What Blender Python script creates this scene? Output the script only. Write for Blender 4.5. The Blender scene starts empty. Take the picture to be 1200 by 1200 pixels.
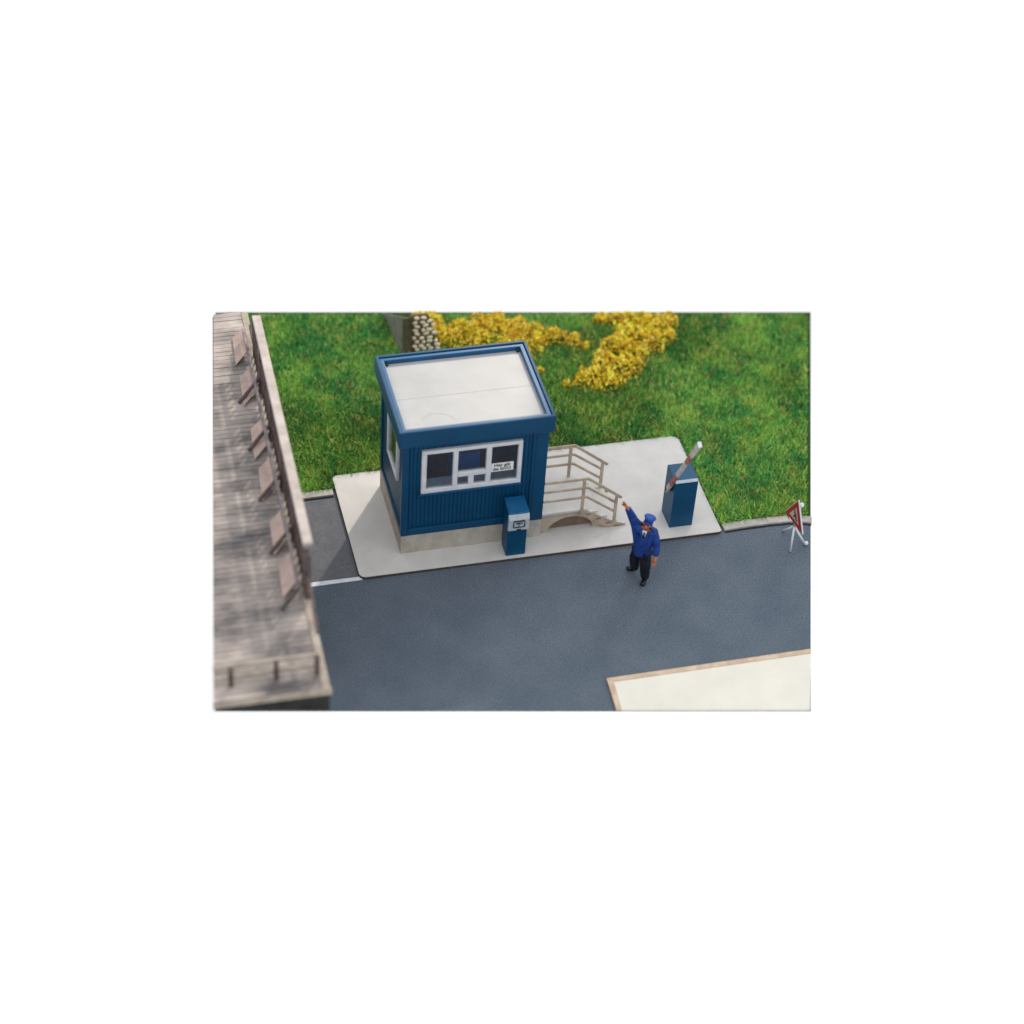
import bpy, bmesh, math, random
import numpy as np
from mathutils import Vector, Matrix
random.seed(7); rng = np.random.default_rng(7)
sc = bpy.context.scene
col = sc.collection
R = math.radians

# ------------------------------------------------------------------ camera
cam_d = bpy.data.cameras.new('camera'); cam = bpy.data.objects.new('camera', cam_d); col.objects.link(cam)
yaw, tilt, roll = R(-16.72339), R(41.83934), R(4.23504)
f = Vector((-math.cos(tilt)*math.sin(yaw), math.cos(tilt)*math.cos(yaw), -math.sin(tilt)))
r = Vector((math.cos(yaw), math.sin(yaw), 0)); u = r.cross(f)
r2 = r*math.cos(roll) + u*math.sin(roll); u2 = -r*math.sin(roll) + u*math.cos(roll)
M = Matrix((r2, u2, -f)).transposed().to_4x4(); M.translation = Vector((-6.498, -29.074, 28.0))
cam.matrix_world = M
cam_d.sensor_width = 36; cam_d.lens = 36*2415.264/1200
cam_d.clip_start = .5; cam_d.clip_end = 300
cam_d.dof.use_dof = True; cam_d.dof.focus_distance = (Vector((2.6, .9, 1.2))-M.translation).dot(f)
cam_d.dof.aperture_fstop = 0.145
sc.camera = cam

# ------------------------------------------------------------------ light
world = bpy.data.worlds.new('World'); sc.world = world; world.use_nodes = True
nt = world.node_tree; nt.nodes.clear()
wo = nt.nodes.new('ShaderNodeOutputWorld'); bg = nt.nodes.new('ShaderNodeBackground')
tc = nt.nodes.new('ShaderNodeTexCoord'); sp = nt.nodes.new('ShaderNodeSeparateXYZ')
mr = nt.nodes.new('ShaderNodeMapRange'); mr.inputs[1].default_value = -1; mr.inputs[2].default_value = 1
cr = nt.nodes.new('ShaderNodeValToRGB'); e = cr.color_ramp.elements
e[0].position = 0; e[0].color = (1, 1, 1, 1); e[1].position = 1; e[1].color = (1.0, 1.0, 1.0, 1)
for p, c in ((.42, (1, 1, 1)), (.50, (.46, .47, .49)), (.64, (.42, .44, .47)), (.80, (1.25, 1.28, 1.31))):
    n = e.new(p); n.color = (*c, 1)
nt.links.new(tc.outputs['Generated'], sp.inputs[0]); nt.links.new(sp.outputs[2], mr.inputs[0])
nt.links.new(mr.outputs[0], cr.inputs[0]); nt.links.new(cr.outputs[0], bg.inputs[0]); bg.inputs[1].default_value = 1.03
nt.links.new(bg.outputs[0], wo.inputs[0])

sun_d = bpy.data.lights.new('sun', 'SUN'); sun = bpy.data.objects.new('sun', sun_d); col.objects.link(sun)
EL = R(34); ld = Vector((-.59*math.cos(EL), -.807*math.cos(EL), -math.sin(EL)))
sun.rotation_euler = ld.to_track_quat('-Z', 'Y').to_euler()
sun_d.energy = .55; sun_d.angle = R(14); sun_d.color = (1, .95, .88)
spot_d = bpy.data.lights.new('studio_spot', 'SPOT'); spot = bpy.data.objects.new('studio_spot', spot_d); col.objects.link(spot)
spot.location = Vector((-3.0, -.5, 2.0))-ld*40; spot.rotation_euler = sun.rotation_euler
spot_d.energy = 42000; spot_d.spot_size = 2*math.atan(5.3/40); spot_d.spot_blend = .35; spot_d.shadow_soft_size = .45; spot_d.color = (1, .88, .74)
sc.view_settings.view_transform = 'Standard'; sc.view_settings.look = 'None'
sc.view_settings.exposure = 0; sc.view_settings.gamma = 1
sc.render.engine = 'CYCLES'

# ------------------------------------------------------------------ helpers
def lin(c):
    return tuple(((v/255)/12.92 if v/255 <= .04045 else ((v/255+.055)/1.055)**2.4) for v in c)

def mat(name, c1, c2=None, scale=5, rough=.7, detail=6, bump=0, bscale=60, spec=.3, metallic=0, stretch=(1, 1, 1), speck=None, speckscale=120, coat=0):
    m = bpy.data.materials.new(name); m.use_nodes = True; n = m.node_tree; b = n.nodes['Principled BSDF']
    b.inputs['Roughness'].default_value = rough; b.inputs['Specular IOR Level'].default_value = spec
    b.inputs['Metallic'].default_value = metallic; b.inputs['Coat Weight'].default_value = coat
    t = n.nodes.new('ShaderNodeTexCoord'); mp = n.nodes.new('ShaderNodeMapping'); mp.inputs['Scale'].default_value = stretch
    n.links.new(t.outputs['Object'], mp.inputs[0])
    if c2 is None: c2 = tuple(v*.82 for v in c1)
    no = n.nodes.new('ShaderNodeTexNoise'); no.inputs['Scale'].default_value = scale; no.inputs['Detail'].default_value = detail
    no.inputs['Roughness'].default_value = .6
    n.links.new(mp.outputs[0], no.inputs[0])
    ra = n.nodes.new('ShaderNodeValToRGB'); ra.color_ramp.elements[0].position = .34; ra.color_ramp.elements[1].position = .66
    ra.color_ramp.elements[0].color = (*c2, 1); ra.color_ramp.elements[1].color = (*c1, 1)
    n.links.new(no.outputs[0], ra.inputs[0]); out = ra.outputs[0]
    if speck:
        n2 = n.nodes.new('ShaderNodeTexNoise'); n2.inputs['Scale'].default_value = speckscale; n2.inputs['Detail'].default_value = 2
        n.links.new(t.outputs['Object'], n2.inputs[0])
        r2_ = n.nodes.new('ShaderNodeValToRGB'); r2_.color_ramp.elements[0].position = .3; r2_.color_ramp.elements[1].position = .7
        r2_.color_ramp.elements[0].color = (1-speck,)*3+(1,); r2_.color_ramp.elements[1].color = (1+speck,)*3+(1,)
        mx = n.nodes.new('ShaderNodeMix'); mx.data_type = 'RGBA'; mx.blend_type = 'MULTIPLY'; mx.inputs[0].default_value = 1
        n.links.new(n2.outputs[0], r2_.inputs[0]); n.links.new(out, mx.inputs[6]); n.links.new(r2_.outputs[0], mx.inputs[7]); out = mx.outputs[2]
    n.links.new(out, b.inputs['Base Color'])
    if bump:
        n3 = n.nodes.new('ShaderNodeTexNoise'); n3.inputs['Scale'].default_value = bscale; n3.inputs['Detail'].default_value = 4
        n.links.new(mp.outputs[0], n3.inputs[0]); bu = n.nodes.new('ShaderNodeBump'); bu.inputs['Strength'].default_value = bump
        bu.inputs['Distance'].default_value = .02
        n.links.new(n3.outputs[0], bu.inputs['Height']); n.links.new(bu.outputs[0], b.inputs['Normal'])
    return m

def attr_mat(name, rough=.75, spec=.2):
    m = bpy.data.materials.new(name); m.use_nodes = True; n = m.node_tree; b = n.nodes['Principled BSDF']
    a = n.nodes.new('ShaderNodeAttribute'); a.attribute_name = 'tint'
    n.links.new(a.outputs[0], b.inputs['Base Color']); b.inputs['Roughness'].default_value = rough; b.inputs['Specular IOR Level'].default_value = spec
    return m

def tag(o, label=None, cat=None, group=None, kind=None):
    if label: o['label'] = label
    if cat: o['category'] = cat
    if group: o['group'] = group
    if kind: o['kind'] = kind
    return o

def empty(name, loc, label, cat, group=None):
    o = bpy.data.objects.new(name, None); o.location = loc; o.empty_display_size = .2; col.objects.link(o)
    o['org'] = list(loc)
    return tag(o, label, cat, group)

class MB:
    def __init__(s): s.bm = bmesh.new()
    def box(s, x0, x1, y0, y1, z0, z1):
        v = [s.bm.verts.new(p) for p in ((x0,y0,z0),(x1,y0,z0),(x1,y1,z0),(x0,y1,z0),(x0,y0,z1),(x1,y0,z1),(x1,y1,z1),(x0,y1,z1))]
        for q in ((3,2,1,0),(4,5,6,7),(0,1,5,4),(1,2,6,5),(2,3,7,6),(3,0,4,7)): s.bm.faces.new([v[i] for i in q])
        return s
    def obox(s, c, ax, ay, az, sx, sy, sz):
        c = Vector(c); ax, ay, az = [Vector(a).normalized() for a in (ax, ay, az)]
        v = [s.bm.verts.new(c+ax*(i*sx/2)+ay*(j*sy/2)+az*(k*sz/2)) for k in (-1,1) for j in (-1,1) for i in (-1,1)]
        for q in ((0,2,3,1),(4,5,7,6),(0,1,5,4),(2,6,7,3),(0,4,6,2),(1,3,7,5)): s.bm.faces.new([v[i] for i in q])
        return s
    def bar(s, p, q, w, h, up=(0,0,1)):
        p, q = Vector(p), Vector(q); d = (q-p); a = d.normalized(); up = Vector(up)
        if abs(a.dot(up)) > .98: up = Vector((0,1,0))
        b = a.cross(up).normalized(); c = b.cross(a)
        return s.obox((p+q)/2, a, b, c, d.length, w, h)
    def prism(s, pts, d):      # pts: 3d polygon, d: extrusion vector
        d = Vector(d); a = [s.bm.verts.new(p) for p in pts]; b = [s.bm.verts.new(Vector(p)+d) for p in pts]
        s.bm.faces.new(a); s.bm.faces.new(list(reversed(b))); n = len(pts)
        for i in range(n): s.bm.faces.new((a[(i+1)%n], a[i], b[i], b[(i+1)%n]))
        return s
    def face(s, pts): s.bm.faces.new([s.bm.verts.new(p) for p in pts]); return s
    def tube(s, pts, rad, n=10):
        rings = []; pts = [Vector(p) for p in pts]
        rs = rad if isinstance(rad, (list, tuple)) else [rad]*len(pts)
        for i, p in enumerate(pts):
            t = (pts[min(i+1, len(pts)-1)]-pts[max(i-1, 0)]).normalized()
            a = t.orthogonal().normalized() if i == 0 else (a0 - t*a0.dot(t)).normalized()
            a0 = a; b = t.cross(a)
            rings.append([s.bm.verts.new(p+(a*math.cos(k*2*math.pi/n)+b*math.sin(k*2*math.pi/n))*rs[i]) for k in range(n)])
        for i in range(len(rings)-1):
            for k in range(n): s.bm.faces.new((rings[i][k], rings[i][(k+1)%n], rings[i+1][(k+1)%n], rings[i+1][k]))
        s.bm.faces.new(list(reversed(rings[0]))); s.bm.faces.new(rings[-1])
        return s
    def ball(s, c, rx, ry=None, rz=None, rot=None):
        ry = ry or rx; rz = rz or rx
        m = Matrix.Translation(c) @ (rot.to_4x4() if rot else Matrix()) @ Matrix.Diagonal((rx, ry, rz, 1))
        bmesh.ops.create_uvsphere(s.bm, u_segments=16, v_segments=10, radius=1, matrix=m); return s
    def build(s, name, m, parent=None, bevel=0, smooth=False, org=None):
        if org is None and parent is not None:
            pr = parent
            while pr is not None and 'org' not in pr: pr = pr.parent
            org = Vector(pr['org'])
        bmesh.ops.recalc_face_normals(s.bm, faces=s.bm.faces)
        if org is not None: bmesh.ops.translate(s.bm, verts=s.bm.verts, vec=-Vector(org))
        me = bpy.data.meshes.new(name); s.bm.to_mesh(me); s.bm.free(); me.materials.append(m)
        if smooth:
            for p in me.polygons: p.use_smooth = True
        o = bpy.data.objects.new(name, me); col.objects.link(o)
        if parent is not None: o.parent = parent
        elif org is not None: o.location = org
        if bevel:
            b = o.modifiers.new('bevel', 'BEVEL'); b.width = bevel; b.segments = 2; b.limit_method = 'ANGLE'
        return o

# ------------------------------------------------------------------ materials
ROAD = mat('asphalt_paint', lin((99, 109, 121)), lin((89, 100, 113)), .9, .9, bump=.45, bscale=45, speck=.26, speckscale=32, spec=.15)
ROAD_L = mat('asphalt_sunlit', lin((112, 114, 119)), lin((98, 102, 109)), 3, .9, bump=.35, bscale=45, speck=.16, speckscale=30, spec=.15)  # side road asphalt with the sunlit warmth put into its colour
PAVE = mat('pavement_card', lin((210, 208, 206)), lin((201, 199, 196)), 2.2, .85, bump=.08, bscale=30, speck=.04, speckscale=40, spec=.2)
EDGE = mat('pavement_edge', lin((92, 78, 66)), lin((70, 60, 52)), 6)
KERB = mat('kerb_stone', lin((190, 186, 180)), lin((160, 156, 150)), 6, .85, bump=.2)
GAP_SHADE = mat('kerb_gap_shade', lin((40, 42, 48)), None, 9)
LINE = mat('line_paint', lin((232, 236, 240)), lin((205, 212, 220)), 9, .7, speck=.05)
SOIL = mat('soil', lin((52, 82, 26)), lin((30, 58, 18)), 3, .95)
BLUE = mat('blue_plastic', lin((0, 72, 110)), lin((0, 63, 99)), 1.3, .42, bump=.04, bscale=14, spec=.3)
BLUE2 = mat('blue_lit_trim', lin((0, 88, 136)), lin((0, 76, 120)), 3, .36, bump=.06, bscale=20, spec=.6)  # trim blue lightened to carry the brighter light on top edges
BLUE3 = mat('blue_cabinet', lin((0, 77, 115)), lin((0, 68, 104)), 2, .45, spec=.3, bump=.05, bscale=20)
PLIN = mat('plinth_concrete', lin((196, 190, 178)), lin((172, 166, 154)), 4, .85, bump=.12, speck=.05, speckscale=40)
ROOF = mat('roof_card', lin((174, 175, 176)), lin((164, 165, 166)), 1.2, .38, bump=.04, bscale=8, spec=.35)
SEAM = mat('roof_seam', lin((188, 184, 178)), None, 4)
WHITE = mat('white_plastic', lin((224, 226, 230)), lin((208, 210, 216)), 4, .5, spec=.45)
INT = mat('interior_dark', lin((190, 112, 90)), lin((96, 84, 92)), 1.2, .8)
INTB = mat('interior_blue', lin((60, 130, 205)), lin((40, 90, 150)), 1.4, .6)
SILL = mat('interior_counter', lin((206, 212, 220)), lin((180, 186, 196)), 5, .5)
PAPER = mat('notice_paper', lin((236, 236, 236)), lin((228, 228, 226)), 4, .6)
INK = mat('black_ink', (.012, .012, .014), (.01, .01, .012), 4, .6)
CARD = mat('laser_cut_card', lin((196, 180, 160)), lin((164, 148, 130)), 5, .85, bump=.1, speck=.06, speckscale=30)
CARDD = mat('card_edge_shade', lin((136, 118, 104)), lin((112, 96, 84)), 7, .9)
SILVER = mat('silver_highlight', lin((196, 206, 214)), lin((170, 182, 192)), 12, .42, bump=.15, bscale=40, spec=.6)
RED = mat('red_paint', lin((176, 44, 34)), lin((150, 30, 26)), 5, .5)
REDF = mat('faded_red_paint', lin((150, 66, 62)), lin((170, 120, 114)), 9, .6)
ARMW = mat('barrier_white', lin((206, 198, 192)), lin((176, 168, 164)), 9, .5)
GREY = mat('grey_metal', lin((150, 156, 162)), lin((120, 126, 134)), 8, .5)
PLATE = mat('cream_card', lin((232, 228, 217)), lin((224, 220, 208)), 1.3, .8, bump=.06, bscale=20)
TAN = mat('tan_card_edge', lin((220, 196, 170)), lin((194, 168, 144)), 5, .85)
WALLG = mat('grey_wall', lin((142, 142, 132)), lin((112, 112, 102)), 5, .9, bump=.2)
WALLB = mat('brown_wall', lin((112, 102, 80)), lin((80, 72, 56)), 4, .9, bump=.2)
STONE = mat('cream_stone', lin((250, 240, 220)), lin((216, 200, 172)), 7, .8, bump=.3)
MORT = mat('stone_joint', lin((120, 100, 72)), lin((88, 76, 52)), 9, .95)
UNI = mat('uniform_blue', lin((28, 70, 148)), lin((18, 48, 116)), 9, .6, bump=.2, bscale=18)
UNIL = mat('cap_blue', lin((38, 86, 168)), lin((26, 66, 146)), 9, .5)
TROU = mat('trousers_black', lin((24, 26, 40)), lin((14, 15, 26)), 6, .5, bump=.15, bscale=14, spec=.35)
SHOE = mat('shoe_black', lin((16, 16, 22)), lin((10, 10, 14)), 6, .3, spec=.5)
SKIN = mat('skin', lin((206, 128, 88)), lin((176, 98, 66)), 14, .55)
HAIR = mat('hair_brown', lin((70, 46, 32)), lin((50, 32, 24)), 14, .7)
GLASS = bpy.data.materials.new('window_glass'); GLASS.use_nodes = True
gn = GLASS.node_tree; gn.nodes.clear(); go = gn.nodes.new('ShaderNodeOutputMaterial'); gm = gn.nodes.new('ShaderNodeMixShader')
gt = gn.nodes.new('ShaderNodeBsdfTransparent'); gt.inputs[0].default_value = (.86, .90, .95, 1)
gg = gn.nodes.new('ShaderNodeBsdfGlossy'); gg.inputs['Roughness'].default_value = .08
lw = gn.nodes.new('ShaderNodeLayerWeight'); lw.inputs[0].default_value = .35
fr = gn.nodes.new('ShaderNodeMapRange'); fr.inputs[3].default_value = .03; fr.inputs[4].default_value = .5; gn.links.new(lw.outputs['Facing'], fr.inputs[0])
gn.links.new(fr.outputs[0], gm.inputs[0]); gn.links.new(gt.outputs[0], gm.inputs[1]); gn.links.new(gg.outputs[0], gm.inputs[2]); gn.links.new(gm.outputs[0], go.inputs[0])
# planked weathered platform: planks run along X, warm and grey mottling
PLANK = mat('weathered_planks', lin((190, 179, 172)), lin((98, 95, 97)), .8, .85, detail=8, stretch=(1, 2.2, 1), bump=.2, bscale=12)
PLANK_S = mat('weathered_rail', lin((200, 190, 184)), lin((166, 156, 150)), 3, .8, bump=.15)
POSTM = mat('brown_post', lin((112, 96, 92)), lin((74, 66, 66)), 5, .85)
DECKE = mat('deck_edge_card', lin((176, 166, 154)), lin((140, 130, 120)), 3, .85)
LILAC = mat('grey_lilac_rail', lin((156, 146, 148)), lin((116, 108, 112)), 4, .85)
PINKP = mat('sunlit_pink', lin((196, 172, 162)), lin((168, 148, 142)), 4, .85)
DARKB = mat('dark_beam', lin((48, 50, 44)), lin((30, 32, 28)), 3, .85)

# ------------------------------------------------------------------ ground setting: one modelled board, cut square to the picture it shows
BR, TR, TL, BL = (6.652, -5.5), (10.983, 6.34), (-2.48, 8.62), (-4.12, -3.405)
m = MB(); m.prism([(*p, 0) for p in (BL, BR, TR, TL)], (0, 0, -.015))
road = tag(m.build('road', ROAD), 'smooth blue-grey road surface in front of the blue kiosk', 'road', kind='structure')
m = MB(); m.face([(-3.0, -.40, .004), (-.93, -.40, .004), (-.93, 1.97, .004), (-3.0, 1.97, .004)])
tag(m.build('side_road', ROAD_L), 'small warmer grey asphalt patch left of the pavement', 'road', kind='structure')
m = MB(); m.face([(-3.0, -.548, .008), (-.86, -.53, .008), (-.86, -.43, .008), (-3.0, -.405, .008)])
tag(m.build('road_marking', LINE), 'white painted line from the pavement corner to the platform', 'road marking', kind='structure')

def arc(cx, cy, rr, a0, a1, n=6): return [(cx+rr*math.cos(R(a0+(a1-a0)*i/n)), cy+rr*math.sin(R(a0+(a1-a0)*i/n))) for i in range(n+1)]
pv = arc(-.906+.13, -.525+.13, .13, 180, 270) + [(6.50, -.535)] + [(6.54, -.5)] + arc(6.54-.16, 2.53-.16, .16, 0, 90) + arc(-.91+.1, 2.55-.1, .1, 90, 180)
m = MB(); m.prism([(x, y, .004) for x, y in pv], (0, 0, .055))
pe = m.build('pavement_edging', EDGE); tag(pe, 'thin brown cut edge running under the pale pavement slab', 'pavement', kind='structure')
m = MB(); m.prism([(x, y, .0595) for x, y in pv], (0, 0, .012))
tag(m.build('pavement', PAVE), 'pale concrete pavement carrying the kiosk, stairs and cabinets', 'pavement', kind='structure')

# kerbs
def kerb(name, pts, w, label, seam):
    m = MB(); g = MB()
    for i in range(len(pts)-1):
        a, b = Vector((*pts[i], 0)), Vector((*pts[i+1], 0)); d = (b-a).normalized(); n = Vector((-d.y, d.x, 0))
        q = [a, b, b+n*w, a+n*w]; m.prism([p+Vector((0, 0, .002)) for p in q], (0, 0, .05))
        g.face([a-n*.05+Vector((0,0,.006)), b-n*.05+Vector((0,0,.006)), b+Vector((0,0,.006)), a+Vector((0,0,.006))])  # flat dark strip paints the gap shadow along the kerb
    o = m.build(name, KERB, bevel=.01); tag(o, label, 'kerb', kind='structure')
    g.build('kerb_shade_strip', GAP_SHADE, o, org=(0, 0, 0))
kerb('kerb', [(-3.0, 1.98), (-.97, 2.0)], .18, 'short grey kerb between the lawn and the side road', 0)
KR = [(6.62, -.485), (7.1, -.465), (7.565, -.463), (8.022, -.481), (8.25, -.52), (8.46, -.60)]
kerb('kerb', KR, .19, 'long pale kerb along the lawn right of the pavement', 0)

# ------------------------------------------------------------------ grass
def kr_y(x): return np.interp(x, [p[0] for p in KR], [p[1] for p in KR])+.19
def right_x(y): return BR[0]+(TR[0]-BR[0])*(y-BR[1])/(TR[1]-BR[1])
def top_y(x): return TL[1]+(TR[1]-TL[1])*(x-TL[0])/(TR[0]-TL[0])
m = MB(); m.face([(-2.75, 2.18, .012), (-.92, 2.18, .012), (-.92, 2.54, .012), (6.4, 2.54, .012), (6.545, 2.4, .012), (6.62, -.30, .012), (7.6, -.275, .012), (8.1, -.3, .012), (8.50, -.42, .012), (TR[0]-.01, TR[1]-.01, .012), (-2.2, top_y(-2.2)-.01, .012)])
tag(m.build('lawn_ground', SOIL), 'green ground sheet under the grass', 'ground', kind='structure')

def vnoise(x, y, s, seed):
    g = np.random.default_rng(seed).random((64, 64)); X = x/s+20; Y = y/s+20
    i = np.floor(X).astype(int) % 63; j = np.floor(Y).astype(int) % 63; fx = X-np.floor(X); fy = Y-np.floor(Y)
    fx = fx*fx*(3-2*fx); fy = fy*fy*(3-2*fy)
    return (g[i, j]*(1-fx)*(1-fy)+g[i+1, j]*fx*(1-fy)+g[i, j+1]*(1-fx)*fy+g[i+1, j+1]*fx*fy)

def tri_cloud(name, P0, P1, P2, C, material, P3=None):
    n = len(P0); k = 3 if P3 is None else 4
    V = np.stack([P0, P1, P2] + ([P3] if P3 is not None else []), 1).reshape(-1, 3).astype(np.float32)
    me = bpy.data.meshes.new(name); me.vertices.add(n*k); me.vertices.foreach_set('co', V.ravel())
    me.loops.add(n*k); me.loops.foreach_set('vertex_index', np.arange(n*k, dtype=np.int32))
    me.polygons.add(n); me.polygons.foreach_set('loop_start', np.arange(0, n*k, k, dtype=np.int32))
    me.update(calc_edges=True)
    a = me.color_attributes.new('tint', 'FLOAT_COLOR', 'POINT')
    a.data.foreach_set('color', np.repeat(np.hstack([C, np.ones((n, 1))]), k, axis=0).astype(np.float32).ravel())
    me.materials.append(material)
    o = bpy.data.objects.new(name, me); col.objects.link(o); return o

N = 420000
x = rng.uniform(-2.9, 11, N); y = rng.uniform(-.6, 8.6, N)
ok = (x < right_x(y)-.10) & (y < top_y(x)-.17)
ok &= ((x < -.93) & (y > 2.2)) | ((x >= -.93) & (x <= 6.38) & (y > 2.56)) | ((x > 6.38) & (x <= 6.56) & (y > 2.56-.17*(1-np.sqrt(np.clip(1-((x-6.38)/.18)**2, 0, 1))))) | ((x > 6.58) & (y > kr_y(x)+.01))
ok &= ~((x > 1.32) & (x < 2.2) & (y > 6.25) & (y < 7.95))
ok &= (x > -2.62) & ((y < 4.5) | (x > -2.0))
x, y = x[ok], y[ok]; n = len(x)
L = rng.uniform(.07, .20, n); th = rng.uniform(0, 2*np.pi, n); ti = rng.uniform(.3, 1.5, n)
dx, dy, dz = np.cos(th)*np.sin(ti)*L, np.sin(th)*np.sin(ti)*L, np.cos(ti)*L
ph = th+np.pi/2+rng.normal(0, .5, n); w = rng.uniform(.008, .017, n)
B = np.stack([x, y, rng.uniform(.012, .05, n)], 1); Wv = np.stack([np.cos(ph)*w, np.sin(ph)*w, 0*w], 1)
T = B+np.stack([dx, dy, dz], 1)
ok = (T[:, 1]+T[:, 2]*1.0 < top_y(T[:, 0])-.02) & (T[:, 0]+.2*T[:, 2] < right_x(T[:, 1])-.02)
x, y, B, T, Wv = x[ok], y[ok], B[ok], T[ok], Wv[ok]; n = len(x)
tb = vnoise(x, y, .62, 1)*.55+vnoise(x, y, .21, 2)*.45
t2 = vnoise(x, y, 1.9, 3); t3 = vnoise(x, y, .34, 4)
bright = np.array(lin((122, 178, 66))); deep = np.array(lin((40, 118, 60))); olive = np.array(lin((164, 180, 72))); brown = np.array(lin((168, 112, 62))); dark = np.array(lin((26, 78, 26)))
s = np.clip((tb-.30)*1.9+rng.normal(0, .32, n), 0, 1)[:, None]
C = deep*(1-s)+bright*s
s2 = np.clip((t2-.36)*2+rng.normal(0, .15, n), 0, .6)[:, None]; C = C*(1-s2)+dark*s2
ol = (rng.random(n) < .07+.16*(t3 > .62)); C[ol] = olive*rng.uniform(.7, 1.1, (ol.sum(), 1))
br = (rng.random(n) < .02+.05*(vnoise(x, y, .3, 9) > .72)); C[br] = brown*rng.uniform(.6, 1.1, (br.sum(), 1))
C *= rng.uniform(.6, 2.9, (n, 1))*np.array([1.1, 1, .95]); C = np.minimum(C, .8); C = C*.88+C.mean(1, keepdims=True)*.12
o = tri_cloud('grass', B-Wv, B+Wv, T, C, attr_mat('grass_fibre', .8, .15))
tag(o, 'tufty green static grass lawn behind the kiosk and pavement', 'grass', kind='stuff')

# ------------------------------------------------------------------ yellow ground bushes
CHIP = attr_mat('yellow_flock', .8, .15)
def bush(blobs, label, seed):
    g = np.random.default_rng(seed); P = []; Cc = []; Q = []
    yel = np.array(lin((250, 212, 66))); och = np.array(lin((222, 170, 48))); pale = np.array(lin((252, 226, 120))); olv = np.array(lin((120, 120, 40)))
    for bx, by, br_ in blobs:
        br_ *= 1.14
        k = int(7600*br_*br_)+30
        a = g.uniform(0, 2*np.pi, k); rr = np.sqrt(g.random(k))*br_*1.2; wob = 1+.22*np.sin(a*3+seed+bx*7)+.12*np.sin(a*7+by*5)
        px = bx+np.cos(a)*rr*wob; py = by+np.sin(a)*rr*wob
        lump = .55+.45*vnoise(px, py, .11, seed+5)
        z = .03+(.08+.38*np.sqrt(np.clip(1-(rr/(br_*1.1))**2, 0, 1))*min(1, br_/.2)**.5)*lump*g.uniform(.35, 1, k)**.4
        keep = vnoise(px, py, .13, seed+11)+g.normal(0, .10, k) > .13
        keep &= py+z*1.05+.08 < top_y(px)
        px, py, z = px[keep], py[keep], z[keep]; k = len(px)
        P.append(np.stack([px, py, z], 1))
        c = yel*(g.random((k, 1))*.6+.75); mix = g.random(k)
        c[mix < .27] = och*g.uniform(.6, 1.05, ((mix < .27).sum(), 1)); c[mix > .86] = pale; c[(mix > .27) & (mix < .30)] = olv
        hue = vnoise(px, py, .3, seed+21)[:, None]; c = np.minimum(c*(.95+.35*hue), .95)
        Cc.append(c)
    P = np.vstack(P); Cc = np.vstack(Cc); k = len(P)
    a = g.normal(size=(k, 3)); a /= np.linalg.norm(a, axis=1)[:, None]; b = np.cross(a, g.normal(size=(k, 3))); b /= np.linalg.norm(b, axis=1)[:, None]
    sa = g.uniform(.026, .052, (k, 1)); sb = g.uniform(.018, .036, (k, 1))
    o = tri_cloud('yellow_bush', P-a*sa, P-b*sb, P+a*sa, Cc, CHIP, P3=P+b*sb)
    return tag(o, label, 'bush', 'yellow flowering bushes on the lawn')
A = [(2.09,7.25,.28),(2.22,6.78,.22),(2.87,6.8,.28),(3.48,6.88,.28),(3.92,6.65,.26),(4.36,6.41,.23),(4.81,6.24,.19),(5.17,5.99,.14),(3.84,6.31,.25),(4.31,6.01,.19),(3.09,6.47,.25),(2.52,6.54,.23),(5.41,5.82,.07),(4.17,5.16,.07),(4.14,6.9,.12),(3.26,7.21,.14),(3.73,7.17,.11),(3.6,6.0,.2),(4.0,5.7,.12)]
Bb = [(6.37,6.69,.21),(6.81,6.58,.28),(7.21,6.25,.32),(6.51,6.11,.25),(7.56,6.45,.14),(6.87,5.79,.3),(7.34,5.81,.14),(6.09,5.7,.25),(6.41,5.43,.26),(5.66,5.18,.23),(5.95,4.88,.25),(5.23,4.76,.21),(5.63,4.51,.19),(4.99,4.59,.14),(4.61,4.53,.06),(6.32,4.94,.14),(6.02,6.71,.12),(5.28,4.38,.1)]
bush(A, 'long yellow bush trailing right from the stone wall, directly behind the kiosk roof', 31)
bush(Bb, 'yellow bush curving down the open lawn to the right of the kiosk', 57)

# ------------------------------------------------------------------ stone wall end at the back
t = empty('retaining_wall', (1.75, 6.7, 0), 'sloping stone wall end with grey side face and cream rubble front', 'wall')
def wt(yy): return max(.04, 1.0-(yy-6.6)*.72)
m = MB(); m.prism([(1.30, 6.3, 0), (1.30, 6.3, 1.10), (1.20, 7.92, .03), (1.20, 7.92, 0)], (.04, 0, 0)); m.build('side_panel', WALLG, t)
m = MB(); m.prism([(1.342, 6.32, 0), (1.342, 6.32, 1.03), (1.26, 7.8, .03), (1.26, 7.8, 0)], (.20, 0, 0)); m.build('core', WALLB, t)
m = MB(); m.prism([(1.545, 6.30, 0), (2.20, 6.30, 0), (1.95, 6.50, .93), (1.545, 6.50, .93)], (0, .08, 0)); m.build('backing', MORT, t)
m = MB(); g = random.Random(4)
for i in range(10):
    zz = .05+i*.092; xr = 2.20-.26*zz
    xx = 1.56+(i % 2)*.05
    while xx < xr-.03:
        w_ = g.uniform(.09, .17); h_ = g.uniform(.065, .085)
        yy = 6.29+.22*zz
        m.ball((xx+w_/2+g.uniform(-.01, .01), yy-.005+g.uniform(-.01, .01), zz+g.uniform(-.012, .012)), w_/2*.92, .04, h_/2*1.15, Matrix.Rotation(g.uniform(-.4, .4), 3, 'Y'))
        xx += w_+g.uniform(.015, .05)
m.build('stone_facing', STONE, t, smooth=True)

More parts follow.
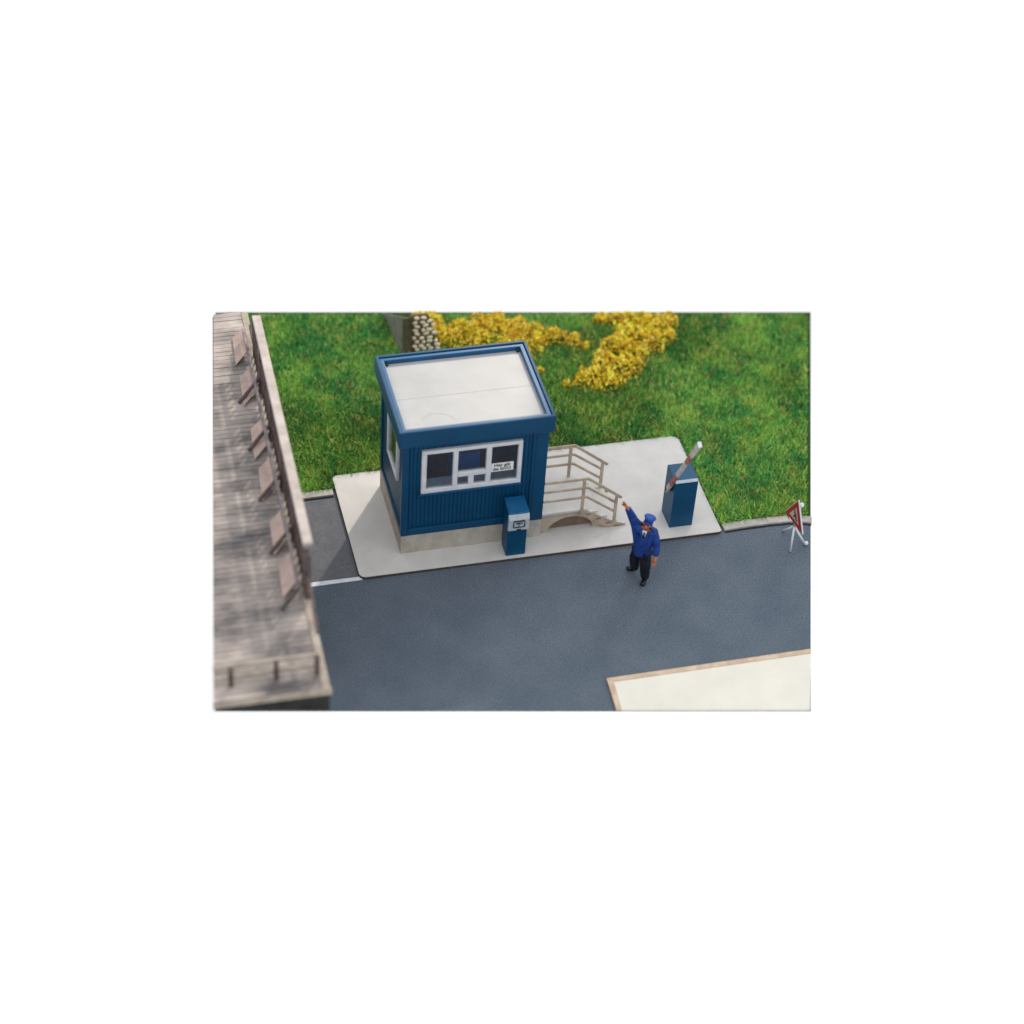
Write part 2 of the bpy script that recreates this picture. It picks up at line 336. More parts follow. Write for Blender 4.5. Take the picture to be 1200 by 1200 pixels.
# ------------------------------------------------------------------ kiosk
K = empty('kiosk', (1.43, 1.04, .0715), 'blue gatekeeper kiosk with white framed window and pale flat roof', 'kiosk')
PZ = .0715
m = MB(); m.box(0, 2.86, 0, 2.085, PZ, .53); m.build('plinth', PLIN, K, bevel=.008)
# window openings: front X .42-2.31, Z 1.66-2.63 ; left Y .45-1.32, Z 1.66-2.63
def wall_panel(lo, hi, o0, o1, z0, z1, oz0, oz1, place, pitch=.082):
    """ribbed board cladding round one opening; place(u, d, z) -> xyz, d = depth outwards"""
    m = MB()
    def cell(a, b, c, d_):
        if b-a < .004 or d_-c < .004: return
        k = max(1, round((b-a)/pitch)); st = (b-a)/k
        for i in range(k):
            u0, u1 = a+i*st, a+(i+1)*st; g_ = min(.014, st*.2)
            pr = [(u0, 0), (u0+g_, -.014), (u0+2*g_, 0), (u1, 0)]
            for (p, q) in zip(pr[:-1], pr[1:]):
                m.face([place(p[0], p[1], c), place(q[0], q[1], c), place(q[0], q[1], d_), place(p[0], p[1], d_)])
    cell(lo, hi, z0, oz0); cell(lo, o0, oz0, oz1); cell(o1, hi, oz0, oz1); cell(lo, hi, oz1, z1)
    return m
fw = wall_panel(.13, 2.56, .42, 2.31, .70, 2.87, 1.66, 2.63, lambda u, d, z: (u, .03-d, z))
front = fw.build('wall', BLUE, K)
lw = wall_panel(.10, 1.98, .45, 1.32, .66, 2.87, 1.66, 2.63, lambda u, d, z: (.03-d, u, z))
lw.build('wall', BLUE, K)
bw = wall_panel(.10, 2.78, 1.2, 1.2, .66, 2.87, 1.6, 1.6, lambda u, d, z: (u, 2.07+d, z)); bw.build('wall', BLUE, K)
rw = wall_panel(.10, 1.98, .30, .98, .66, 2.87, .66, 2.45, lambda u, d, z: (2.83+d, u, z)); rw.build('wall', BLUE, K)
m = MB(); m.box(-.005, .13, -.012, .10, .533, 2.868)
m.build('corner_post', BLUE, K, bevel=.012)
m = MB(); m.box(2.56, 2.865, -.012, .10, .533, 2.868).box(2.62, 2.645, -.022, -.010, .60, 2.86)
m.build('corner_post', BLUE, K, bevel=.012)
for x0, y0 in ((-.005, 1.98), (2.77, 1.98)):
    m = MB(); m.box(x0, x0+.1, y0, y0+.105, .533, 2.868); m.build('corner_post', BLUE, K, bevel=.012)
m = MB(); m.box(.133, 2.557, -.010, .09, .533, .695); m.build('base_rail', BLUE, K, bevel=.014)
m = MB(); m.box(-.003, .09, .103, 1.977, .533, .657); m.build('base_rail', BLUE, K, bevel=.01)
m = MB(); m.box(2.775, 2.86, .103, 1.977, .533, .6); m.build('base_rail', BLUE, K, bevel=.01)
m = MB(); m.box(.133, 2.767, 2.0, 2.083, .533, .657); m.build('base_rail', BLUE, K, bevel=.01)
# interior shell
m = MB(); m.box(.10, 2.75, .10, 1.97, .534, .56); m.build('floor', INT, K)
m = MB(); m.face([(.11, 1.96, .56), (2.74, 1.96, .56), (2.74, 1.96, 2.9), (.11, 1.96, 2.9)]); m.build('interior_wall', INT, K)
m = MB(); m.face([(2.75, 1.1, .56), (2.75, 1.95, .56), (2.75, 1.95, 2.9), (2.75, 1.1, 2.9)]); m.build('interior_wall', INTB, K)
m = MB(); m.box(.12, 2.7, .12, .42, 1.56, 1.60); m.build('counter', SILL, K, bevel=.01)
m = MB(); m.box(1.15, 1.70, .62, 1.1, .56, 1.95); m.build('cupboard', INTB, K, bevel=.02)
# front window
W = MB()
x0, x1, z0, z1, yf, yb = .37, 2.355, 1.61, 2.675, -.035, .055
def fb(a, b, c, d): W.box(a, b, yf, yb, c, d)
fb(x0, x1, z0, z0+.10); fb(x0, x1, z1-.085, z1); fb(x0, x0+.10, z0+.10, z1-.085); fb(x1-.085, x1, z0+.10, z1-.085)
fb(.985, 1.085, z0+.10, z1-.085); fb(1.64, 1.745, z0+.10, z1-.085); fb(1.085, 1.64, 1.935, 2.045); fb(1.30, 1.41, z0+.10, 1.935)
win = W.build('window', WHITE, K, bevel=.014)
m = MB(); m.box(.33, 2.38, -.055, .03, 1.580, 1.606); m.build('sill_highlight', BLUE2, win, org=K['org'])  # lighter blue strip stands in for the highlight under the window
for a, b, c, d in ((.47, .985, 1.71, 2.59), (1.085, 1.64, 2.045, 2.59), (1.085, 1.30, 1.71, 1.935), (1.41, 1.64, 1.71, 1.935), (1.745, 2.27, 1.71, 2.59)):
    m = MB(); m.box(a, b, .012, .02, c, d); m.build('pane', GLASS, win, org=K['org'])
# left window
W = MB()
for a, b, c, d in ((.42, 1.35, 1.62, 1.70), (.42, 1.35, 2.59, 2.67), (.42, .50, 1.70, 2.59), (1.27, 1.35, 1.70, 2.59)): W.box(-.03, .055, a, b, c, d)
win2 = W.build('window', WHITE, K, bevel=.01)
m = MB(); m.box(.0, .008, .50, 1.27, 1.70, 2.59); m.build('pane', GLASS, win2, org=K['org'])
# door in the right side
m = MB(); m.box(2.80, 2.85, .31, .97, .667, 2.44); dr = m.build('door', WHITE, K, bevel=.01)
m = MB(); m.tube([(2.86, .38, 1.65), (2.90, .38, 1.65), (2.90, .5, 1.65)], .015); m.build('handle', GREY, dr, org=K['org'])
# roof: deep fascia with stepped rim round a sunk panel
def ring(m, ox0, ox1, oy0, oy1, ix0, ix1, iy0, iy1, z0, z1):
    o_ = [(ox0, oy0), (ox1, oy0), (ox1, oy1), (ox0, oy1)]; i_ = [(ix0, iy0), (ix1, iy0), (ix1, iy1), (ix0, iy1)]
    V = lambda p, z: m.bm.verts.new((*p, z))
    ob, ot = [V(p, z0) for p in o_], [V(p, z1) for p in o_]; ib, it = [V(p, z0) for p in i_], [V(p, z1) for p in i_]
    for k in range(4):
        j = (k+1) % 4
        m.bm.faces.new((ob[k], ob[j], ot[j], ot[k])); m.bm.faces.new((ib[j], ib[k], it[k], it[j]))
        m.bm.faces.new((ot[k], ot[j], it[j], it[k])); m.bm.faces.new((ob[j], ob[k], ib[k], ib[j]))
m = MB(); ring(m, -.10, 2.945, -.115, 2.305, -.035, 2.88, -.05, 2.24, 2.87, 3.262); m.build('fascia', BLUE, K, bevel=.016)
m = MB(); ring(m, -.032, 2.877, -.047, 2.237, .055, 2.79, .03, 2.15, 3.0, 3.235); m.build('roof_rim', BLUE2, K, bevel=.014)
m = MB(); m.box(.057, 2.788, .032, 2.148, 2.95, 3.14); rp = m.build('roof', ROOF, K)
m = MB(); m.box(.07, 2.77, 1.02, 1.032, 3.14, 3.143); m.build('seam', SEAM, rp, org=K['org'])
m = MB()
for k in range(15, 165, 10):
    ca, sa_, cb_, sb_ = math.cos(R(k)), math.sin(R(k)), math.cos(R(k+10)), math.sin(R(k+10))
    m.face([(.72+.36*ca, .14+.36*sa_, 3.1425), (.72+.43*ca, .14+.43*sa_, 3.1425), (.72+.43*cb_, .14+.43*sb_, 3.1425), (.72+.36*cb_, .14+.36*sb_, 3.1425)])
m.build('light_arc', mat('light_arc_tone', lin((182, 181, 180)), lin((172, 171, 170)), 5, .3), rp, org=K['org'])  # paler arc paints a caustic of light on the roof panel
for a, b in (((.08, 2.09)), ((2.72, 2.09))): m = MB(); m.box(a, a+.05, b, b+.05, 3.14, 3.19); m.build('corner_peg', INK, rp, org=K['org'])
m = MB(); m.box(.06, 2.78, .11, 2.0, 2.87, 2.92); m.build('ceiling', INT, K)

# notice in the right hand pane
def text_mesh(s, size, name, material, parent, origin, org, xa=(1, 0, 0), ya=(0, 0, 1), bold=.0):
    cu = bpy.data.curves.new(name, 'FONT'); cu.body = s; cu.size = size; cu.offset = bold; cu.extrude = .001; cu.align_x = 'CENTER'; cu.resolution_u = 3
    to = bpy.data.objects.new(name, cu); col.objects.link(to)
    dg = bpy.context.evaluated_depsgraph_get(); me = bpy.data.meshes.new_from_object(to.evaluated_get(dg)); bpy.data.objects.remove(to)
    xa, ya = Vector(xa).normalized(), Vector(ya).normalized(); za = xa.cross(ya)
    mm = Matrix((xa, ya, za)).transposed().to_4x4(); mm.translation = Vector(origin)-Vector(org); me.transform(mm)
    me.materials.clear(); me.materials.append(material); o = bpy.data.objects.new(name, me); col.objects.link(o); o.parent = parent; return o
NO = (1.97, -.006, 2.05)
m = MB(); m.box(1.752, 2.195, -.008, -.002, 1.945, 2.155); nb = m.build('notice', PAPER, org=NO)
tag(nb, 'small white notice with two lines of black writing inside the right window pane', 'notice')
nb['org'] = list(NO)
text_mesh('Hier gilt', .098, 'lettering', INK, nb, (1.965, -.0095, 2.068), NO, bold=.0025)
text_mesh('die StVO', .098, 'lettering', INK, nb, (1.965, -.0095, 1.972), NO, bold=.0025)

# ------------------------------------------------------------------ ticket machine
T_ = empty('ticket_machine', (2.24, -.27, PZ), 'narrow blue ticket machine with silver front panel beside the kiosk', 'ticket machine')
m = MB(); m.box(2.04, 2.435, -.455, -.08, PZ, 1.20); m.build('body', BLUE3, T_, bevel=.012)
m = MB(); m.prism([(2.035, -.50, 1.235), (2.035, -.07, 1.30), (2.035, -.07, 1.205), (2.035, -.50, 1.205)], (.405, 0, 0)); m.build('lid', BLUE2, T_, bevel=.012)
m = MB(); m.prism([(2.03, -.458, .80), (2.03, -.53, .80), (2.03, -.545, 1.10), (2.03, -.505, 1.203), (2.03, -.458, 1.203)], (.42, 0, 0)); fp = m.build('front_panel', SILVER, T_, bevel=.016)
def onp(x, z): return (x, -.545+.0149*(1.10-z)/.3-.004+ (0), z)
m = MB()
for a, b, c, d in ((2.13, 2.35, 1.045, 1.075), (2.17, 2.31, .995, 1.015), (2.12, 2.135, .90, 1.06), (2.345, 2.36, .90, 1.06), (2.135, 2.345, .895, .907), (2.235, 2.242, .91, .99)):
    m.box(a, b, -.552, -.538, c, d)
m.build('display', INK, fp, org=T_['org'])
m = MB(); m.box(2.20, 2.285, -.546, -.525, .815, .842); m.build('slot', INK, fp, org=T_['org'])

# ------------------------------------------------------------------ staircase with railings
S_ = empty('staircase', (3.7, .52, PZ), 'beige stairs with railings leading up to the kiosk side door', 'staircase')
m = MB(); m.box(2.868, 3.80, .0, 1.04, .60, .655); m.build('landing', PAVE, S_, bevel=.004)
steps = [(3.80, 4.02, .53), (4.02, 4.23, .375), (4.23, 4.44, .225)]
for a, b, z in steps:
    m = MB(); m.box(a-.01, b+.02, .025, 1.015, z-.035, z+.01); m.build('tread', PAVE, S_, bevel=.004)
for yy in (.0, 1.005):
    m = MB()
    pr = [(3.66, .597), (3.805, .597), (4.335, PZ+.17), (4.64, PZ+.03), (4.66, PZ), (4.33, PZ), (4.18, PZ+.05), (3.78, .46), (3.66, .50)]
    m.prism([(a, yy, b) for a, b in pr], (0, .022 if yy == 0 else .035, 0)); m.build('stringer', CARD, S_)
for k, (a, z) in enumerate(((3.84, .50), (4.06, .345), (4.27, .20), (4.46, .10))):
    m = MB(); m.box(a-.05, a+.05, -.006, -.001, z-.012, z+.012); m.build('tread_tenon', CARDD, S_)
m = MB(); m.box(4.44, 4.66, .023, 1.0, PZ, PZ+.045); m.build('tread', PAVE, S_, bevel=.004)
# arched support panel under the landing
arcp = [(3.02+.0, PZ)] ; m = MB()
pts = [(2.868, PZ), (2.868, .597), (3.78, .597), (4.06, .33), (4.2, PZ+.02)]
ins = [(3.98-.48*(1-math.cos(R(a)))*1.0, PZ+.36*math.sin(R(a))) for a in range(0, 181, 15)]
poly = pts + [(px_, pz_) for px_, pz_ in ins]
m.prism([(a, .07, b) for a, b in poly], (0, .03, 0)); m.build('arch_shade_panel', mat('brown_card', lin((198, 184, 168)), lin((172, 156, 140)), 3, .85), S_)
m = MB(); m.prism([(a, .18, b) for a, b in ((2.868, PZ), (2.868, .597), (3.78, .597), (4.06, .33), (4.2, PZ+.02))], (0, .03, 0)); m.build('arch_shade_panel', CARDD, S_)  # dark backing sheet paints the shade inside the arch
for yy, lab in ((.0, 'front'), (1.03, 'rear')):
    rl = MB()
    for dz in (0, .235, .48):
        zt = 1.455-dz
        e2 = (4.50, .84) if dz == 0 else (4.385, .98-dz-.01)
        hw = .06 if dz == 0 else .052
        rl.bar((2.87, yy, zt), (3.775, yy, zt), .028, hw); rl.bar((3.765, yy, zt), (e2[0], yy, e2[1]), .028, hw)
    ra = rl.build('railing', CARD, S_, bevel=.004)
    for (px_, za, zb) in ((3.68, .60, 1.44), (4.385, .20, .925)):
        m = MB(); m.box(px_-.032, px_+.032, yy-.028, yy-.002, za, zb); m.build('post', CARD, ra, org=S_['org'], bevel=.003)

# ------------------------------------------------------------------ barrier cabinet and boom
Bc = empty('barrier_cabinet', (5.75, .03, PZ), 'upright blue barrier cabinet near the right end of the pavement', 'barrier')
m = MB(); m.prism([(5.505, -.245, PZ), (5.505, .30, PZ), (5.505, .30, 1.30), (5.505, -.20, 1.30), (5.505, -.245, 1.255)], (.485, 0, 0)); m.build('housing', BLUE3, Bc, bevel=.008)
m = MB(); m.prism([(5.51, -.249, 1.257), (5.51, -.204, 1.303), (5.51, -.200, 1.299), (5.51, -.245, 1.253)], (.475, 0, 0)); m.build('edge_strip', SILVER, Bc)  # pale strip paints the specular highlight along the chamfered top edge
m = MB(); m.tube([(5.40, -.02, .95), (5.503, -.02, .95)], .06, 14); m.build('pivot', INK, Bc, bevel=.005)
p0, p1 = Vector((5.43, -.0, .88)), Vector((5.43, -1.33, 3.19)); dd = p1-p0
arm = Bc
for k, (a, b, mm_) in enumerate(((0, .14, ARMW), (.14, .34, REDF), (.34, .62, ARMW), (.62, .76, REDF), (.76, 1, ARMW))):
    m = MB(); m.bar(p0+dd*a, p0+dd*b, .055, .095, (0, 1, 0)); m.build('boom_section', mm_, Bc, bevel=.006)
m = MB(); m.obox(p1, dd, (1, 0, 0), dd.cross(Vector((1, 0, 0))), .02, .075, .115); m.build('boom_cap', WHITE, Bc)

# ------------------------------------------------------------------ road works sign
Rs = empty('warning_sign', (7.85, -1.15, 0), 'tilted red and white triangular roadworks sign on thin white legs', 'sign')
a, b, c = Vector((7.763, -.72, .575)), Vector((7.809, -1.097, 1.183)), Vector((7.866, -1.412, .58))
nn = (b-a).cross(c-a).normalized(); nn = -nn if nn.x > 0 else nn
cen = (a+b+c)/3
def tri(k, off): return [cen+(p-cen)*k+nn*off for p in (a, b, c)]
m = MB(); m.prism(tri(1.07, -.035), nn*.034); m.build('plate', WHITE, Rs, bevel=.012)
m = MB(); m.prism(tri(1.0, .0005), nn*.004); m.build('red_border', RED, Rs)
m = MB(); m.prism(tri(.54, .0055), nn*.003); fc = m.build('face', mat('sign_face', lin((206, 186, 178)), lin((188, 166, 158)), 6, .5), Rs)
sx = (c-a).normalized(); sy = nn.cross(sx); sy = -sy if sy.z < 0 else sy
def S2(x_, y_): return cen+sx*x_+sy*y_+nn*.0095
m = MB()
def pbar(x0_, y0_, x1_, y1_, w_):
    p, q = S2(x0_, y0_), S2(x1_, y1_); d_ = (q-p).normalized(); e_ = nn.cross(d_)*w_/2; m.prism([p-e_, q-e_, q+e_, p+e_], nn*.002)
pbar(-.02, .10, .02, .02, .05); pbar(.02, .03, -.04, -.07, .03); pbar(.02, .03, .06, -.07, .03); pbar(0, .07, .08, .0, .022); pbar(.03, .04, .12, -.05, .014)
m.prism([S2(-.035+.026*math.cos(k*math.pi/4), .125+.026*math.sin(k*math.pi/4)) for k in range(8)], nn*.002)
m.prism([S2(.05, -.075), S2(.13, -.075), S2(.095, -.035)], nn*.002)
m.build('pictogram', INK, fc, org=Rs['org'])
base = Vector((7.83, -1.10, .50))
for q in ((7.744, -1.313, .012), (8.115, -1.16, .012), (7.80, -.70, .012)):
    m = MB(); m.tube([base, Vector(q)], .022, 8); m.build('leg', WHITE, Rs, smooth=True)
m = MB(); m.tube([base+Vector((0, 0, -.05)), base+Vector((.02, .02, .2))], .03, 8); m.build('bracket', GREY, Rs)
m = MB(); m.ball((8.13, -1.17, .05), .045); m.build('foot', WHITE, Rs, smooth=True)
m = MB(); m.ball((7.88, -1.14, 1.10), .05); m.build('lamp', WHITE, Rs, smooth=True)

# ------------------------------------------------------------------ cream plate bottom right
fr_ = MB(); zt = .055
P_ = [(3.12, -4.03), (7.165, -4.03), (6.625, -5.50), (3.09, -4.80)]
fr_.prism([(3.11, -4.02, .004), (7.19, -4.02, .004), (7.15, -4.13, .004), (3.22, -4.13, .004)], (0, 0, zt))
fr_.prism([(3.11, -4.022, .004), (3.218, -4.128, .004), (3.17, -4.83, .004), (3.075, -4.81, .004)], (0, 0, zt))
Pp = empty('card_platform', (5, -4.6, 0), 'flat cream platform with tan edge strip in front of the road', 'platform')
fr_.build('edge_strip', TAN, Pp, bevel=.008)
m = MB(); m.prism([(3.222, -4.133, .004), (7.148, -4.133, .004), (6.63, -5.50, .004), (3.173, -4.83, .004)], (0, 0, zt-.012)); m.build('surface', PLATE, Pp)

# ------------------------------------------------------------------ raised platform on the left
D = empty('raised_platform', (-3.0, -1, 0), 'weathered plank platform with wooden railing, close on the left', 'platform')
dz0 = 3.0
def ex(y_): return -2.46+.0175*(y_+6.04)        # right edge
def lx(y_): return -4.40+(4.40-2.949)*(y_+6.05)/10.64
m = MB()
yy = -5.98; g = random.Random(2)
while yy < 4.45:
    w_ = .125; m.prism([(lx(yy), yy, dz0-.05), (ex(yy)-.14, yy, dz0-.05), (ex(yy+w_)-.14, yy+w_-.012, dz0-.05), (lx(yy+w_), yy+w_-.012, dz0-.05)], (0, 0, .05+g.uniform(-.004, .004))); yy += w_
m.build('deck', PLANK, D)
m = MB(); m.prism([(lx(-6), -6.0, dz0-.10), (ex(-6), -6.0, dz0-.10), (ex(4.4), 4.44, dz0-.10), (lx(4.4), 4.52, dz0-.10)], (0, 0, .045)); m.build('deck_base', POSTM, D)
m = MB(); m.prism([(ex(-6)-.135, -6.035, dz0-.10), (ex(-6), -6.035, dz0-.10), (ex(4.47), 4.47, dz0-.10), (ex(4.47)-.135, 4.49, dz0-.10)], (0, 0, .115)); m.build('edge_board', DECKE, D, bevel=.01)
m = MB(); m.prism([(-4.40, -6.045, dz0-.08), (-2.44, -6.045, dz0-.12), (-2.44, -6.045, dz0+.012), (-4.40, -6.045, dz0+.0)], (0, .04, 0)); m.build('edge_board', DECKE, D)
m = MB(); m.prism([(-4.39, -6.0, dz0-.165), (-2.475, -6.0, dz0-.56), (-2.47, -6.0, dz0-.125), (-4.39, -6.0, dz0-.102)], (0, .12, 0)); m.build('front_beam', DARKB, D)
m = MB(); m.box(-2.95, -2.55, -2.9, 3.5, 0.002, dz0-.105); m.build('support_wall', POSTM, D)
# handrail and posts
hz = 4.10
m = MB(); m.prism([(ex(-3.73)-.10, -3.73, hz), (ex(-3.73)+.07, -3.73, hz), (ex(2.8)+.06, 2.78, hz), (ex(2.8)-.10, 2.8, hz)], (0, 0, .07)); m.build('handrail', PLANK_S, D, bevel=.012)
for zz, w_ in ((3.30, .10), (3.57, .08), (3.84, .08)):
    m = MB(); m.bar((ex(-3.9)-.05, -3.9, zz), (ex(3.2)-.05, 3.2 if zz > 3.5 else 3.6, zz), .04, w_); m.build('rail', POSTM, D)
m = MB(); sy_ = -3.62
while sy_ < 3.1:
    m.box(ex(sy_)-.085, ex(sy_)-.06, sy_-.03, sy_+.03, dz0+.02, 3.86); sy_ += .213
m.build('slat_panel', POSTM, D)
m = MB(); m.bar((ex(-3.9)-.20, -3.9, 3.30), (ex(3.5)-.20, 3.5, 3.30), .05, .09); m.build('rail', LILAC, D)
for k in range(5):
    py_ = -3.80+k*1.42; px_ = ex(py_)-.05
    m = MB(); m.box(px_-.06, px_+.06, py_-.09, py_+.09, dz0+.016, hz-.002 if k else 4.02); po = m.build('post', POSTM, D, bevel=.008)
    m = MB(); m.bar((px_-.06, py_-.02, dz0+.36), (px_-.50, py_-.28, dz0+.03), .05, .05); m.build('shadow_bar', POSTM, D)  # dark bars stand in for the slanting post shadows
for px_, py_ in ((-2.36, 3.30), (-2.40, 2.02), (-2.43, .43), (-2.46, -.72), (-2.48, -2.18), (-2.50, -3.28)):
    m = MB(); m.prism([(px_-.40, py_-.55, dz0+.03), (px_-.10, py_-.28, dz0+.17), (px_-.06, py_+.50, dz0+.17), (px_-.34, py_+.34, dz0+.03)], (0, 0, .02)); m.build('sunlit_panel', PINKP, D)  # pale pink panels stand in for sunlit strips on the deck
m = MB(); m.bar((-2.53, -5.2, dz0+.5), (-2.47, -3.9, dz0+.62), .05, .06); m.build('rail', POSTM, D)
# low railing on the front edge
fy = -5.60
m = MB(); m.bar((-4.33, fy, dz0+.40), (-2.60, fy, dz0+.40), .06, .06); m.bar((-4.33, fy, dz0+.16), (-2.60, fy, dz0+.16), .05, .05); m.build('front_railing', DECKE, D)
for px_ in (-4.05, -3.30, -2.62):
    m = MB(); m.box(px_-.04, px_+.04, fy-.07, fy-.032, dz0+.005, dz0+.44); m.build('post', POSTM, D)

# ------------------------------------------------------------------ gatekeeper figure
Pn = empty('person', (4.5, -1.45, 0), 'person in blue uniform jacket and cap raising one arm towards the stairs', 'person')
def skin(name, verts, edges, material, parent=Pn, sub=2, root=0):
    o3 = Vector(parent['org']) if 'org' in parent else Vector(Pn['org'])
    me = bpy.data.meshes.new(name); me.from_pydata([Vector(v[:3])-o3 for v in verts], edges, [])
    tmp = bpy.data.objects.new(name, me); col.objects.link(tmp)
    s = tmp.modifiers.new('s', 'SKIN'); s.use_smooth_shade = True
    for i, v in enumerate(verts):
        rr = v[3]; me.skin_vertices[0].data[i].radius = rr if isinstance(rr, tuple) else (rr, rr); me.skin_vertices[0].data[i].use_root = (i == root)
    ss = tmp.modifiers.new('u', 'SUBSURF'); ss.levels = sub; ss.render_levels = sub
    dg = bpy.context.evaluated_depsgraph_get(); m2 = bpy.data.meshes.new_from_object(tmp.evaluated_get(dg)); bpy.data.objects.remove(tmp)
    for p in m2.polygons: p.use_smooth = True
    m2.materials.clear(); m2.materials.append(material); m2.name = name
    o = bpy.data.objects.new(name, m2); col.objects.link(o); o.parent = parent; return o
pel = (4.475, -1.50, .80); che = (4.46, -1.575, 1.22); nec = (4.465, -1.60, 1.47); hed = (4.47, -1.635, 1.585)
shR, elR, wrR, haR = (4.315, -1.44, 1.42), (4.185, -1.47, 1.72), (4.04, -1.58, 2.04), (3.975, -1.60, 2.14)
shL, elL, wrL, haL = (4.615, -1.66, 1.37), (4.69, -1.70, 1.08), (4.665, -1.80, .82), (4.645, -1.84, .74)
kR, aR = (4.40, -1.38, .42), (4.47, -1.27, .09); kL, aL = (4.54, -1.64, .44), (4.59, -1.58, .09)
hR, hL = (4.40, -1.44, .78), (4.545, -1.56, .78)
body = [(*pel, .10), (4.465, -1.54, 1.0, .09), (*che, .09), (4.462, -1.59, 1.37, .055), (*nec, .052), (*hed, .085), (4.475, -1.64, 1.67, .075),
        (*shR, .05), (*elR, .04), (*wrR, .035), (*haR, .035), (*shL, .05), (*elL, .04), (*wrL, .035), (*haL, .035),
        (*hR, .07), (*kR, .05), (*aR, .03), (*hL, .07), (*kL, .05), (*aL, .03), (4.375, -1.235, .05, .035), (4.51, -1.68, .05, .035)]
eb = [(0,1),(1,2),(2,3),(3,4),(4,5),(5,6),(3,7),(7,8),(8,9),(9,10),(3,11),(11,12),(12,13),(13,14),(0,15),(15,16),(16,17),(0,18),(18,19),(19,20),(17,21),(20,22)]
bod = skin('body', body, eb, SKIN)
# fingers: raised hand holds them half curled, hanging hand relaxed
def fingers(hand, d, side, curl):
    d = Vector(d).normalized(); side = Vector(side).normalized(); n_ = d.cross(side).normalized()
    for k in range(4):
        s0 = Vector(hand)+side*(-.027+.018*k); ln = (.075, .085, .08, .062)[k]
        m = MB(); p1_ = s0+d*ln*.55+n_*curl*.2*ln; p2_ = p1_+d*ln*.5*(1-curl*.6)+n_*curl*ln*.5
        m.tube([s0, p1_, p2_], [.0105, .0095, .007], 8); m.build('finger', SKIN, bod, org=Pn['org'], smooth=True)
    m = MB(); s0 = Vector(hand)-side*.028-d*.03; m.tube([s0, s0-side*.028+d*.028, s0-side*.03+d*.058], [.013, .011, .008], 8); m.build('thumb', SKIN, bod, org=Pn['org'], smooth=True)
fingers(haR, (-.45, -.1, .75), (.6, -.5, .35), .5); fingers(haL, (-.1, -.2, -.9), (.6, -.75, .1), .7)
# jacket, trousers, shoes
jk = [(4.475, -1.505, .64, (.215, .185)), (4.468, -1.53, .92, (.19, .165)), (4.46, -1.575, 1.18, (.205, .165)), (4.462, -1.585, 1.36, .165),
      (*shR, .112), (*elR, .084), (4.05, -1.57, 2.02, .062), (*shL, .112), (*elL, .086), (4.667, -1.795, .84, .066), (4.463, -1.592, 1.43, .085)]
skin('jacket', jk, [(0,1),(1,2),(2,3),(3,4),(4,5),(5,6),(3,7),(7,8),(8,9),(3,10)], UNI, root=2)
tr = [(4.475, -1.50, .74, .15), (*hR, .13), (*kR, .115), (4.475, -1.27, .06, .088), (*hL, .13), (*kL, .115), (4.59, -1.58, .06, .088)]
skin('trousers', tr, [(0,1),(1,2),(2,3),(0,4),(4,5),(5,6)], TROU)
for (hx, hy), (tx, ty) in (((4.49, -1.26), (4.31, -1.195)), ((4.605, -1.565), (4.48, -1.735))):
    skin('shoe', [(hx, hy, .058, .055), ((hx+tx)/2, (hy+ty)/2, .055, .058), (tx, ty, .04, .045)], [(0,1),(1,2)], SHOE)
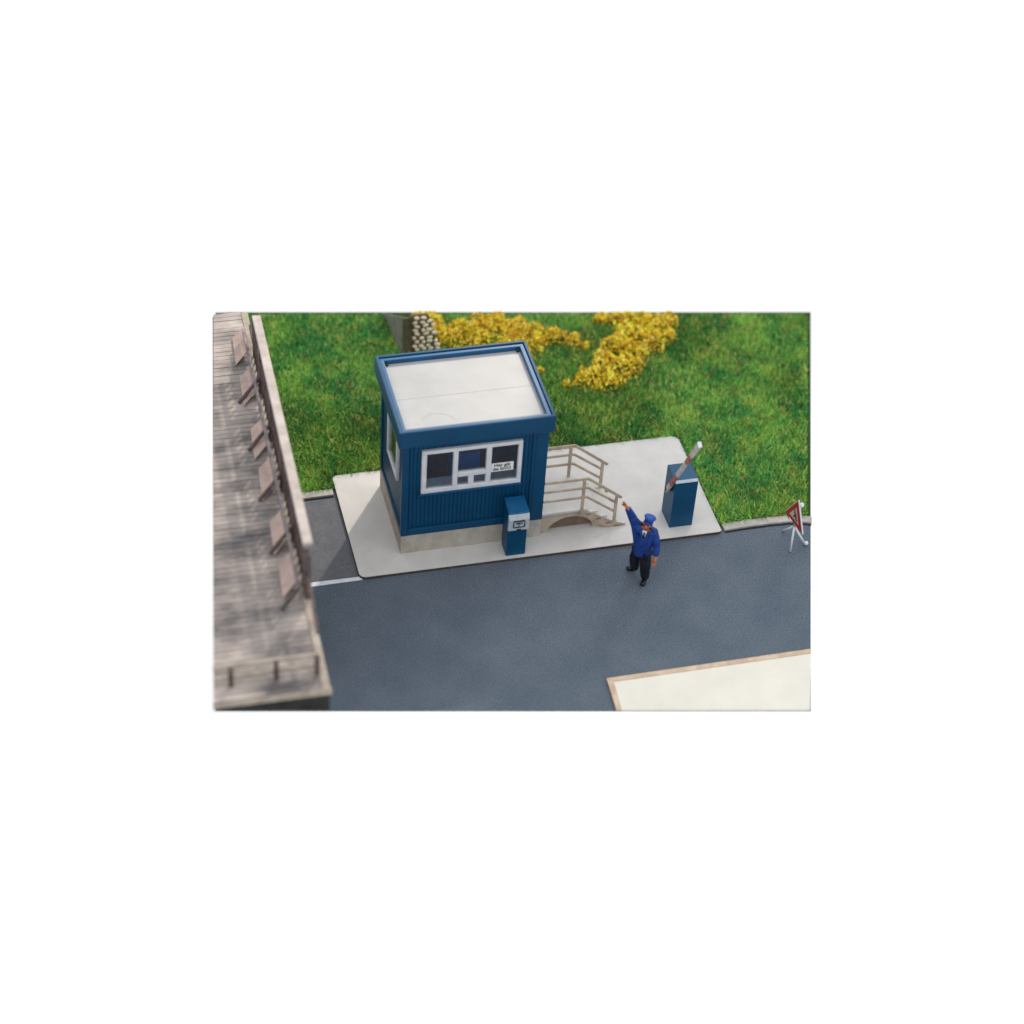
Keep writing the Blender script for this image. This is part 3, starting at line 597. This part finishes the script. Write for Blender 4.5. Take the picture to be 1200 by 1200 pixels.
# collar, shirt, tie
fwd = Vector((-.58, -.80, 0)).normalized(); lat = Vector((.80, -.58, 0)).normalized()
def F_(o_, a_, l_, z_): return Vector(o_)+fwd*a_+lat*l_+Vector((0, 0, z_))
co = tuple(Vector((4.485, -1.61, 1.415))+Vector((-.58, -.80, 0))*.04)
m = MB(); m.prism([F_(co, .115, -.045, .085), F_(co, .115, .045, .085), F_(co, .150, .0, -.12)], -fwd*.03); m.build('shirt', WHITE, Pn)
m = MB(); m.prism([F_(co, .125, -.018, .06), F_(co, .125, .018, .06), F_(co, .157, .016, -.07), F_(co, .16, 0, -.10), F_(co, .157, -.016, -.07)], -fwd*.012); m.build('tie', INK, Pn)
for s_ in (-1, 1):
    m = MB(); m.prism([F_(co, .11, s_*.06, .09), F_(co, .11, s_*.105, .07), F_(co, .150, s_*.05, -.06), F_(co, .160, s_*.004, -.14)], -fwd*.014); m.build('lapel', UNI, Pn)
# face, hair, cap
hc = Vector((4.473, -1.64, 1.60))
m = MB(); m.tube([F_(hc, .085, 0, .03), F_(hc, .118, 0, -.012), F_(hc, .088, 0, -.02)], [.012, .02, .012], 8); m.build('nose', SKIN, bod, org=Pn['org'], smooth=True)
for s_ in (-1, 1): m = MB(); m.ball(F_(hc, .082, s_*.034, .022), .013); m.build('eye', INK, bod, org=Pn['org'])
m = MB(); m.bar(F_(hc, .094, -.026, -.052), F_(hc, .094, .026, -.052), .01, .008); m.build('mouth', RED, bod, org=Pn['org'])
for s_ in (-1, 1): m = MB(); m.ball(F_(hc, 0, s_*.092, -.005), .014, .018, .028); m.build('ear', SKIN, bod, org=Pn['org'], smooth=True)
m = MB(); m.ball(F_(hc, -.035, 0, .012), .088, .088, .085); m.build('hair', HAIR, Pn, smooth=True)
up = (Vector((0, 0, 1))-fwd*.30+lat*.16).normalized()
cb = hc+Vector((0, 0, .066))-fwd*.045+lat*.01
m = MB(); m.tube([cb, cb+up*.03, cb+up*.06, cb+up*.082, cb+up*.09], [.094, .097, .122, .112, .05], 20)
cap = m.build('cap', UNIL, Pn, smooth=True)
m = MB()
vv = [cb+fwd*.095*math.cos(R(t_))*1.0+lat*.10*math.sin(R(t_)) for t_ in range(-70, 71, 14)]
vo = [cb+fwd*(.095*math.cos(R(t_))+.038*math.cos(R(t_)))+lat*.105*math.sin(R(t_))-Vector((0, 0, .022)) for t_ in range(70, -71, -14)]
m.prism(vv+vo, (0, 0, .012)); m.build('peak', UNI, cap, org=Pn['org'])

for o in bpy.data.objects:
    if 'org' in o: del o['org']
